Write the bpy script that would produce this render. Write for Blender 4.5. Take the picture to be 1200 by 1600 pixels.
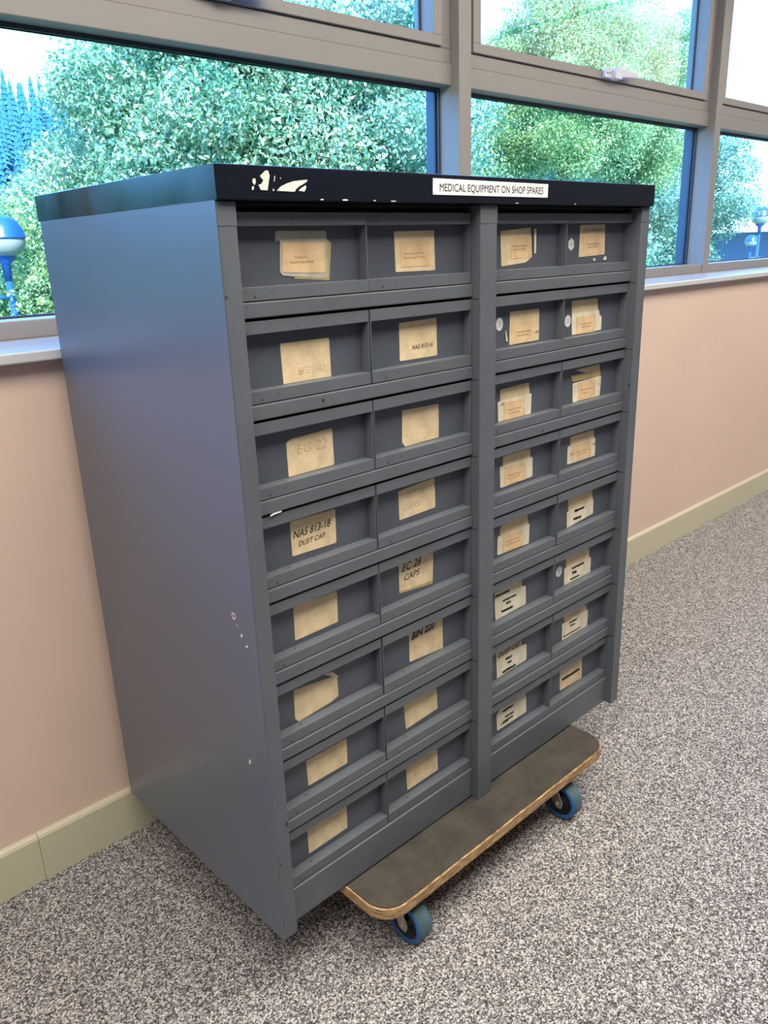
import bpy, bmesh, math, random
import numpy as np
from mathutils import Vector, Matrix

for o in list(bpy.data.objects):
    bpy.data.objects.remove(o)
scene = bpy.context.scene
C = scene.collection
R = math.radians

# ------------------------------------------------------------------ camera
cam_data = bpy.data.cameras.new('camera')
cam = bpy.data.objects.new('camera', cam_data)
C.objects.link(cam)
cam_data.sensor_fit = 'HORIZONTAL'
cam_data.sensor_width = 36.0
cam_data.lens = 1242.35 / 1200 * 36.0
cam_data.clip_start = 0.02
cam_data.clip_end = 800
_r = Vector((0.7239, -0.6891, -0.0335)).normalized()
_f = Vector((0.6467, 0.6948, -0.3146)).normalized()
_u = _r.cross(_f).normalized()
_m = Matrix(((_r.x, _u.x, -_f.x), (_r.y, _u.y, -_f.y), (_r.z, _u.z, -_f.z))).to_4x4()
_m.translation = Vector((-0.5883, -0.925, 1.2798))
cam.matrix_world = _m
scene.camera = cam

# ------------------------------------------------------------------ view, sky, sun, lamps
scene.view_settings.view_transform = 'Standard'
scene.view_settings.look = 'None'
scene.view_settings.gamma = 1.0
scene.view_settings.use_curve_mapping = False
scene.view_settings.exposure = 0.0
SKY_COLOR = (0.10, 0.36, 1.0)
SKY_STRENGTH = 9.0
SUN_STRENGTH = 15.0
LAMP_POWER = 81.0
world = bpy.data.worlds.new('sky')
scene.world = world
world.use_nodes = True
wn = world.node_tree.nodes
wl = world.node_tree.links
bg = wn['Background']
tc = wn.new('ShaderNodeTexCoord')
sx = wn.new('ShaderNodeSeparateXYZ')
wl.new(tc.outputs['Generated'], sx.inputs[0])
cr = wn.new('ShaderNodeValToRGB')
cr.color_ramp.elements[0].position = 0.0
cr.color_ramp.elements[0].color = (0.20, 0.50, 1.0, 1)
cr.color_ramp.elements[1].position = 0.6
cr.color_ramp.elements[1].color = (SKY_COLOR[0], SKY_COLOR[1], SKY_COLOR[2], 1)
wl.new(sx.outputs['Z'], cr.inputs[0])
wl.new(cr.outputs[0], bg.inputs['Color'])
bg.inputs['Strength'].default_value = SKY_STRENGTH
sun_data = bpy.data.lights.new('sun', 'SUN')
sun_data.energy = SUN_STRENGTH
sun_data.angle = R(0.6)
sun_data.color = (1.0, 0.95, 0.82)
sun = bpy.data.objects.new('sun', sun_data)
C.objects.link(sun)
sun.rotation_euler = Vector((0.45, 1.0, -1.0)).to_track_quat('-Z', 'Y').to_euler()
LAMPS = [(-3.4, -0.9, .45), (-0.2, -0.9, 1.6), (3.0, -0.9, .95), (6.2, -0.9, .8)]
for (lx, ly, k) in LAMPS:
    ld = bpy.data.lights.new('ceiling_lamp', 'AREA')
    ld.shape = 'RECTANGLE'
    ld.size = 3.1
    ld.size_y = 1.3
    ld.energy = LAMP_POWER * k
    ld.color = (1.0, 0.92, 0.82)
    lo = bpy.data.objects.new('ceiling_lamp', ld)
    C.objects.link(lo)
    lo.location = (lx, ly, 2.725)

# ------------------------------------------------------------------ materials
MATS = {}

def principled(name, color, rough=0.5, metal=0.0, spec=0.5, coat=0.0):
    m = bpy.data.materials.new(name)
    m.use_nodes = True
    b = m.node_tree.nodes['Principled BSDF']
    b.inputs['Base Color'].default_value = (*color, 1)
    b.inputs['Roughness'].default_value = rough
    b.inputs['Metallic'].default_value = metal
    b.inputs['Specular IOR Level'].default_value = spec
    b.inputs['Coat Weight'].default_value = coat
    MATS[name] = m
    return m, m.node_tree.nodes, m.node_tree.links, b

def coords(n, l, scale=1.0):
    t = n.new('ShaderNodeTexCoord')
    mp = n.new('ShaderNodeMapping')
    mp.inputs['Scale'].default_value = (scale, scale, scale) if not isinstance(scale, tuple) else scale
    l.new(t.outputs['Object'], mp.inputs['Vector'])
    return mp.outputs['Vector']

def noise(n, l, vec, scale, detail=3, rough=0.5):
    t = n.new('ShaderNodeTexNoise')
    t.inputs['Scale'].default_value = scale
    t.inputs['Detail'].default_value = detail
    t.inputs['Roughness'].default_value = rough
    l.new(vec, t.inputs['Vector'])
    return t.outputs['Fac']

def ramp(n, l, fac, stops):
    r = n.new('ShaderNodeValToRGB')
    e = r.color_ramp.elements
    while len(e) < len(stops):
        e.new(0.5)
    for i, (p, c) in enumerate(stops):
        e[i].position = p
        e[i].color = (*c, 1) if len(c) == 3 else c
    l.new(fac, r.inputs[0])
    return r.outputs[0]

def mixc(n, l, fac, a, b):
    m = n.new('ShaderNodeMix')
    m.data_type = 'RGBA'
    for s, v in ((m.inputs[0], fac), (m.inputs[6], a), (m.inputs[7], b)):
        if isinstance(v, (int, float)):
            s.default_value = v
        elif isinstance(v, tuple):
            s.default_value = (*v, 1)
        else:
            l.new(v, s)
    return m.outputs[2]

def bump(n, l, h, b, strength=0.3, dist=0.001):
    t = n.new('ShaderNodeBump')
    t.inputs['Strength'].default_value = strength
    t.inputs['Distance'].default_value = dist
    l.new(h, t.inputs['Height'])
    l.new(t.outputs[0], b.inputs['Normal'])

def simple(name, color, rough=0.5, metal=0.0, var=0.0, vscale=30, bstr=0.0, bscale=200, spec=0.5, coat=0.0):
    m, n, l, b = principled(name, color, rough, metal, spec, coat)
    if var or bstr:
        v = coords(n, l)
        if var:
            f = noise(n, l, v, vscale, 4, 0.6)
            c = ramp(n, l, f, [(0.3, tuple(x * (1 - var) for x in color)), (0.7, tuple(min(1, x * (1 + var)) for x in color))])
            l.new(c, b.inputs['Base Color'])
        if bstr:
            bump(n, l, noise(n, l, v, bscale, 3), b, bstr)
    return m

def paint(name, color, speck, thr, rough, lo_r=None, spec=0.5):
    m, n, l, b = principled(name, color, rough, 0.0, spec)
    v = coords(n, l)
    f = noise(n, l, v, 9, 5, 0.6)
    base = ramp(n, l, f, [(0.3, tuple(x * .9 for x in color)), (0.7, tuple(x * 1.1 for x in color))])
    s1 = noise(n, l, v, 55, 2, 0.4)
    mk = ramp(n, l, s1, [(thr, (0, 0, 0)), (thr + .02, (1, 1, 1))])
    l.new(mixc(n, l, mk, base, speck) if thr < .8 else base, b.inputs['Base Color'])
    rr = ramp(n, l, noise(n, l, v, 22, 5, 0.65), [(0.3, (rough - .05,) * 3), (0.75, (rough + .07,) * 3)])
    l.new(rr, b.inputs['Roughness'])
    bump(n, l, noise(n, l, v, 420, 2), b, 0.05, 0.0005)
    return m

paint('grey_paint', (0.088, 0.100, 0.116), (0.02, 0.02, 0.025), 0.735, 0.42)
simple('side_skylit_paint', (0.082, 0.101, 0.138), 0.30, var=.05, vscale=5, spec=1.0)  # grey cabinet paint with blue window skylight put into its colour
paint('panel_shaded_paint', (0.074, 0.085, 0.106), (0.01, 0.01, 0.012), 0.74, 0.40)  # same paint as the lips, darkened to stand in for shade in the recess
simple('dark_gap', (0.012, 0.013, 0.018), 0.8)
# lid: near-black green laminate, edges rubbed
m, n, l, b = principled('lid_green', (0.006, 0.016, 0.016), 0.16, 0.0, 0.6)
v = coords(n, l)
mk = ramp(n, l, noise(n, l, v, 90, 5, 0.7), [(0.66, (0, 0, 0)), (0.74, (1, 1, 1))])
l.new(mixc(n, l, mk, (0.006, 0.018, 0.017), (0.03, 0.022, 0.02)), b.inputs['Base Color'])
l.new(ramp(n, l, noise(n, l, v, 14, 4), [(0.35, (.12,) * 3), (0.7, (.24,) * 3)]), b.inputs['Roughness'])
m, n, l, b = principled('lid_front', (0.005, 0.007, 0.014), 0.55, 0.0, 0.08)
v = coords(n, l, (1.0, 1.0, 3.0))
mk = ramp(n, l, noise(n, l, v, 60, 6, 0.75), [(0.62, (0, 0, 0)), (0.78, (1, 1, 1))])
l.new(mixc(n, l, mk, (0.004, 0.006, 0.013), (0.03, 0.023, 0.026)), b.inputs['Base Color'])
# paper
for nm, col in (('card_cream', (0.66, 0.53, 0.33)), ('card_tan', (0.66, 0.47, 0.27)), ('card_white', (0.70, 0.64, 0.49)),
                ('card_grey', (0.42, 0.40, 0.33)), ('card_yellow', (0.42, 0.33, 0.15))):
    m, n, l, b = principled(nm, col, 0.75, 0.0, 0.3)
    v = coords(n, l)
    f1 = ramp(n, l, noise(n, l, v, 40, 5, 0.6), [(0.3, tuple(x * .82 for x in col)), (0.65, tuple(min(1, x * 1.08) for x in col))])
    sp = ramp(n, l, noise(n, l, v, 600, 2), [(0.62, (0, 0, 0)), (0.75, (1, 1, 1))])
    l.new(mixc(n, l, sp, f1, tuple(x * .6 for x in col)), b.inputs['Base Color'])
simple('ink_black', (0.008, 0.008, 0.012), 0.6)
simple('ink_faint', (0.40, 0.29, 0.16), 0.8)
simple('ink_print', (0.22, 0.12, 0.06), 0.8)
simple('ring_stain', (0.45, 0.25, 0.10), 0.8)
simple('sticker_white', (0.62, 0.64, 0.64), 0.5, var=.1, vscale=300)
simple('strip_white', (0.72, 0.72, 0.72), 0.4)
simple('flake_white', (0.70, 0.66, 0.58), 0.6, var=.2, vscale=200)
simple('red_mark', (0.55, 0.05, 0.05), 0.5)
simple('scratch_light', (0.23, 0.25, 0.28), 0.6)
# window
simple('frame_outer_shaded', (0.05, 0.08, 0.13), 0.4)  # outer reveal of the frame, its blue shade put into the base colour
simple('frame_white', (0.255, 0.235, 0.22), 0.45, var=.03, vscale=6)
simple('sill_white', (0.56, 0.56, 0.56), 0.14, var=.04, vscale=8)
simple('gasket', (0.03, 0.035, 0.045), 0.5)
simple('catch_plastic', (0.62, 0.62, 0.70), 0.4)
m = bpy.data.materials.new('window_glass')
m.use_nodes = True
n, l = m.node_tree.nodes, m.node_tree.links
n.clear()
o_ = n.new('ShaderNodeOutputMaterial')
tr = n.new('ShaderNodeBsdfTransparent')
tr.inputs[0].default_value = (0.93, 0.98, 0.98, 1)
gl = n.new('ShaderNodeBsdfGlossy')
gl.inputs['Roughness'].default_value = 0.0
lw = n.new('ShaderNodeLayerWeight')
lw.inputs[0].default_value = 0.5
p5 = n.new('ShaderNodeMath'); p5.operation = 'POWER'; p5.inputs[1].default_value = 5
l.new(lw.outputs['Facing'], p5.inputs[0])
fr = n.new('ShaderNodeMath'); fr.operation = 'MULTIPLY_ADD'; fr.inputs[1].default_value = 0.9; fr.inputs[2].default_value = 0.004
l.new(p5.outputs[0], fr.inputs[0])
mx = n.new('ShaderNodeMixShader')
l.new(fr.outputs[0], mx.inputs[0])
l.new(tr.outputs[0], mx.inputs[1])
l.new(gl.outputs[0], mx.inputs[2])
l.new(mx.outputs[0], o_.inputs[0])
MATS['window_glass'] = m
# room
simple('wall_pink', (0.66, 0.505, 0.42), 0.7, var=.03, vscale=3, bstr=.12, bscale=260, spec=.3)
simple('wall_dimmed', (0.30, 0.29, 0.30), 0.8)  # unseen walls, colour darkened to cut the light they bounce
simple('ceiling_white', (0.78, 0.76, 0.72), 0.9)
m, n, l, b = principled('skirting_cream', (0.56, 0.52, 0.37), 0.42)
v = coords(n, l)
mk = ramp(n, l, noise(n, l, v, 45, 5, 0.7), [(0.68, (0, 0, 0)), (0.73, (1, 1, 1))])
l.new(mixc(n, l, mk, (0.55, 0.52, 0.38), (0.42, 0.36, 0.26)), b.inputs['Base Color'])
# carpet: speckled loop pile
m, n, l, b = principled('carpet', (0.3, 0.28, 0.27), 0.95, 0.0, 0.1)
v = coords(n, l)
w0 = n.new('ShaderNodeTexNoise'); w0.inputs['Scale'].default_value = 300
l.new(v, w0.inputs['Vector'])
vm = n.new('ShaderNodeVectorMath'); vm.operation = 'MULTIPLY_ADD'
l.new(w0.outputs['Color'], vm.inputs[0]); vm.inputs[1].default_value = (.004, .004, 0); l.new(v, vm.inputs[2])
vo = n.new('ShaderNodeTexVoronoi'); vo.inputs['Scale'].default_value = 330
l.new(vm.outputs[0], vo.inputs['Vector'])
sp = n.new('ShaderNodeSeparateColor'); l.new(vo.outputs['Color'], sp.inputs[0])
nz = noise(n, l, v, 420, 3, 0.75)
ad = n.new('ShaderNodeMath'); ad.operation = 'MULTIPLY_ADD'
l.new(sp.outputs[0], ad.inputs[0]); ad.inputs[1].default_value = 0.42
l.new(nz, ad.inputs[2])
colr = ramp(n, l, ad.outputs[0], [(0.50, (0.045, 0.038, 0.045)), (0.64, (0.18, 0.165, 0.17)), (0.78, (0.42, 0.40, 0.39)), (0.94, (0.90, 0.87, 0.84))])
l.new(colr, b.inputs['Base Color'])
bump(n, l, ad.outputs[0], b, 0.9, 0.004)
# dolly
m, n, l, b = principled('ribbed_mat', (0.055, 0.05, 0.043), 0.6, 0, 0.3)
v = coords(n, l)
wv = n.new('ShaderNodeTexWave'); wv.bands_direction = 'Y'; wv.inputs['Scale'].default_value = 78
wv.inputs['Distortion'].default_value = 0.25
l.new(v, wv.inputs['Vector'])
f1 = ramp(n, l, noise(n, l, v, 14, 5, .7), [(0.3, (0.04, 0.036, 0.029)), (0.75, (0.15, 0.128, 0.095))])
l.new(mixc(n, l, wv.outputs['Fac'], (0.022, 0.02, 0.018), f1), b.inputs['Base Color'])
bump(n, l, wv.outputs['Fac'], b, 0.7, 0.0015)
m, n, l, b = principled('ply_edge', (0.42, 0.27, 0.13), 0.65)
v = coords(n, l, (7.0, 7.0, 70.0))
f1 = ramp(n, l, noise(n, l, v, 6, 6, .75), [(0.36, (0.05, 0.03, 0.018)), (0.46, (0.30, 0.17, 0.075)), (0.60, (0.52, 0.35, 0.17)), (0.70, (0.78, 0.62, 0.38))])
l.new(f1, b.inputs['Base Color'])
bump(n, l, noise(n, l, v, 20, 4), b, 0.5, 0.002)
simple('tyre_grey', (0.055, 0.105, 0.125), 0.6, var=.3, vscale=40)
simple('tyre_blue', (0.014, 0.09, 0.27), 0.5, var=.15, vscale=60)
simple('hub_black', (0.01, 0.01, 0.013), 0.5)
simple('zinc', (0.62, 0.60, 0.52), 0.32, metal=.9, var=.15, vscale=60)
# outside
simple('blue_enamel', (0.01, 0.07, 0.26), 0.35)
simple('frosted_glass', (0.28, 0.30, 0.27), 0.5)
simple('fascia_white', (0.85, 0.85, 0.85), 0.6)
simple('building_wall', (0.02, 0.07, 0.14), 0.6)
simple('dark_glass', (0.02, 0.05, 0.09), 0.15)
simple('bark', (0.12, 0.11, 0.09), 0.9, var=.3, vscale=8)
simple('grass_ground', (0.12, 0.20, 0.06), 0.95, var=.3, vscale=.5)
simple('hill_hazed', (0.02, 0.09, 0.13), 0.95, var=.3, vscale=.05)  # blue distance haze painted into the hill colour
simple('conifer_hazed', (0.022, 0.13, 0.19), 0.9, var=.5, vscale=.6)  # conifer colour with blue distance haze mixed in

def leaf_mat(name, lo, mid, hi):
    m = bpy.data.materials.new(name)
    m.use_nodes = True
    n, l = m.node_tree.nodes, m.node_tree.links
    n.clear()
    o_ = n.new('ShaderNodeOutputMaterial')
    g = n.new('ShaderNodeNewGeometry')
    t = n.new('ShaderNodeTexCoord')
    ns = noise(n, l, t.outputs['Object'], 0.9, 3)
    a = n.new('ShaderNodeMath'); a.operation = 'MULTIPLY_ADD'
    l.new(g.outputs['Random Per Island'], a.inputs[0]); a.inputs[1].default_value = 0.55
    l.new(ns, a.inputs[2])
    c = ramp(n, l, a.outputs[0], [(0.4, lo), (0.75, mid), (1.0, hi)])
    b = n.new('ShaderNodeBsdfPrincipled')
    b.inputs['Roughness'].default_value = 0.42
    l.new(c, b.inputs['Base Color'])
    tl = n.new('ShaderNodeBsdfTranslucent')
    l.new(c, tl.inputs[0])
    mx = n.new('ShaderNodeMixShader'); mx.inputs[0].default_value = 0.35
    l.new(b.outputs[0], mx.inputs[1]); l.new(tl.outputs[0], mx.inputs[2])
    l.new(mx.outputs[0], o_.inputs[0])
    MATS[name] = m
leaf_mat('leaf_silver', (0.04, 0.15, 0.08), (0.16, 0.32, 0.15), (0.46, 0.55, 0.34))
leaf_mat('leaf_lime', (0.08, 0.20, 0.08), (0.26, 0.42, 0.14), (0.52, 0.62, 0.30))
leaf_mat('leaf_teal', (0.03, 0.14, 0.10), (0.12, 0.29, 0.18), (0.34, 0.48, 0.32))

# ------------------------------------------------------------------ mesh helpers
class MB:
    def __init__(s):
        s.v = []; s.f = []; s.m = []; s.mats = []; s.sm = []
    def mi(s, mat):
        if mat not in s.mats:
            s.mats.append(mat)
        return s.mats.index(mat)
    def add(s, vs, fs, mat, smooth=False):
        k = len(s.v)
        s.v += [tuple(p) for p in vs]
        i = s.mi(mat)
        for f in fs:
            s.f.append([k + j for j in f]); s.m.append(i); s.sm.append(smooth)
        return s
    def box(s, x0, x1, y0, y1, z0, z1, mat):
        vs = [(x0, y0, z0), (x1, y0, z0), (x1, y1, z0), (x0, y1, z0), (x0, y0, z1), (x1, y0, z1), (x1, y1, z1), (x0, y1, z1)]
        return s.add(vs, [(0, 3, 2, 1), (4, 5, 6, 7), (0, 1, 5, 4), (1, 2, 6, 5), (2, 3, 7, 6), (3, 0, 4, 7)], mat)
    def prism(s, pts, y0, y1, mat, side=None):
        """polygon in xz (given clockwise from top left), extruded from y0 (front) to y1"""
        k = len(pts)
        vs = [(x, y0, z) for x, z in pts] + [(x, y1, z) for x, z in pts]
        area = sum(pts[i][0] * pts[(i + 1) % k][1] - pts[(i + 1) % k][0] * pts[i][1] for i in range(k))
        fr_ = list(range(k)); bk = [k + i for i in range(k)][::-1]
        sd = [(i, k + i, k + (i + 1) % k, (i + 1) % k) for i in range(k)]
        if area < 0:
            fr_ = fr_[::-1]; bk = bk[::-1]; sd = [q[::-1] for q in sd]
        s.add(vs, [fr_, bk], mat)
        kk = len(s.v) - 2 * k
        i_ = s.mi(side or mat)
        for q in sd:
            s.f.append([kk + j for j in q]); s.m.append(i_); s.sm.append(False)
        return s
    def lathe(s, prof, mat, seg=40, axis='Z', center=(0, 0, 0), smooth=True, M=None):
        vs = []
        for r, h in prof:
            for i in range(seg):
                a = 2 * math.pi * i / seg
                p = (r * math.cos(a), r * math.sin(a), h)
                if axis == 'X':
                    p = (h, r * math.cos(a), r * math.sin(a))
                p = Vector(p)
                if M:
                    p = M @ p
                vs.append(tuple(p + Vector(center)))
        fs = []
        for j in range(len(prof) - 1):
            for i in range(seg):
                a, b2 = j * seg + i, j * seg + (i + 1) % seg
                fs.append((a, b2, b2 + seg, a + seg))
        return s.add(vs, fs, mat, smooth)
    def tube(s, pts, r, mat, seg=10, r2=None):
        pts = [Vector(p) for p in pts]
        vs = []; n_ = len(pts)
        for i, p in enumerate(pts):
            d = (pts[min(i + 1, n_ - 1)] - pts[max(i - 1, 0)]).normalized()
            a = d.orthogonal().normalized(); b_ = d.cross(a)
            rr = r if r2 is None else r + (r2 - r) * i / (n_ - 1)
            vs += [tuple(p + (a * math.cos(2 * math.pi * k / seg) + b_ * math.sin(2 * math.pi * k / seg)) * rr) for k in range(seg)]
        fs = []
        for j in range(n_ - 1):
            for i in range(seg):
                a, b2 = j * seg + i, j * seg + (i + 1) % seg
                fs.append((a, b2, b2 + seg, a + seg))
        fs.append(tuple(range(seg))[::-1]); fs.append(tuple(range((n_ - 1) * seg, n_ * seg)))
        return s.add(vs, fs, mat, True)
    def mesh(s, name):
        me = bpy.data.meshes.new(name)
        me.from_pydata(s.v, [], s.f)
        for mt in s.mats:
            me.materials.append(MATS[mt])
        me.polygons.foreach_set('material_index', s.m)
        me.polygons.foreach_set('use_smooth', s.sm)
        me.update()
        return me
    def build(s, name, parent=None, bevel=0.0, seg=2, loc=None):
        o = bpy.data.objects.new(name, s.mesh(name))
        C.objects.link(o)
        if parent:
            o.parent = parent
        if loc:
            o.location = loc
        if bevel:
            bv = o.modifiers.new('bevel', 'BEVEL')
            bv.width = bevel; bv.segments = seg; bv.limit_method = 'ANGLE'
            bv.angle_limit = R(40)
        return o

def empty(name, loc=(0, 0, 0), rz=0.0, parent=None):
    o = bpy.data.objects.new(name, None)
    o.empty_display_size = 0.1
    C.objects.link(o)
    o.location = loc
    o.rotation_euler = (0, 0, rz)
    if parent:
        o.parent = parent
    return o

def tag(o, label, cat, group=None, kind=None):
    o['label'] = label
    if cat: o['category'] = cat
    if group: o['group'] = group
    if kind: o['kind'] = kind
    return o

def struct(o, label=None):
    o['kind'] = 'structure'
    if label: o['label'] = label
    return o

_tc = {}
def text_mesh(s, size=1.0, shear=0.0, bold=0.0, sx=1.0):
    """returns verts (x, z) centred, and faces, height of capitals = size"""
    key = (s, shear, bold, sx)
    if key not in _tc:
        cu = bpy.data.curves.new('t', 'FONT')
        cu.body = s
        cu.shear = shear
        cu.offset = bold
        cu.resolution_u = 3
        ob = bpy.data.objects.new('t', cu)
        C.objects.link(ob)
        bpy.context.view_layer.update()
        me = bpy.data.meshes.new_from_object(ob.evaluated_get(bpy.context.evaluated_depsgraph_get()))
        vs = np.array([(v.co.x, v.co.y) for v in me.vertices])
        fs = [tuple(p.vertices) for p in me.polygons]
        bpy.data.objects.remove(ob)
        c = (vs.max(0) + vs.min(0)) / 2
        c[1] = 0.35
        vs = (vs - c) / 0.70
        vs[:, 0] *= sx
        _tc[key] = (vs, fs)
        bpy.data.meshes.remove(me); bpy.data.curves.remove(cu)
    vs, fs = _tc[key]
    return vs * size, fs

def put_text(mb, s, cx, cz, size, y, mat, shear=0.0, bold=0.0, sx=1.0, rot=0.0, width=None):
    vs, fs = text_mesh(s, size, shear, bold, sx)
    if width:
        w = vs[:, 0].max() - vs[:, 0].min()
        vs = vs * np.array([width / w, 1.0])
    ca, sa = math.cos(rot), math.sin(rot)
    mb.add([(cx + a * ca - b_ * sa, y, cz + a * sa + b_ * ca) for a, b_ in vs], fs, mat)

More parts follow.
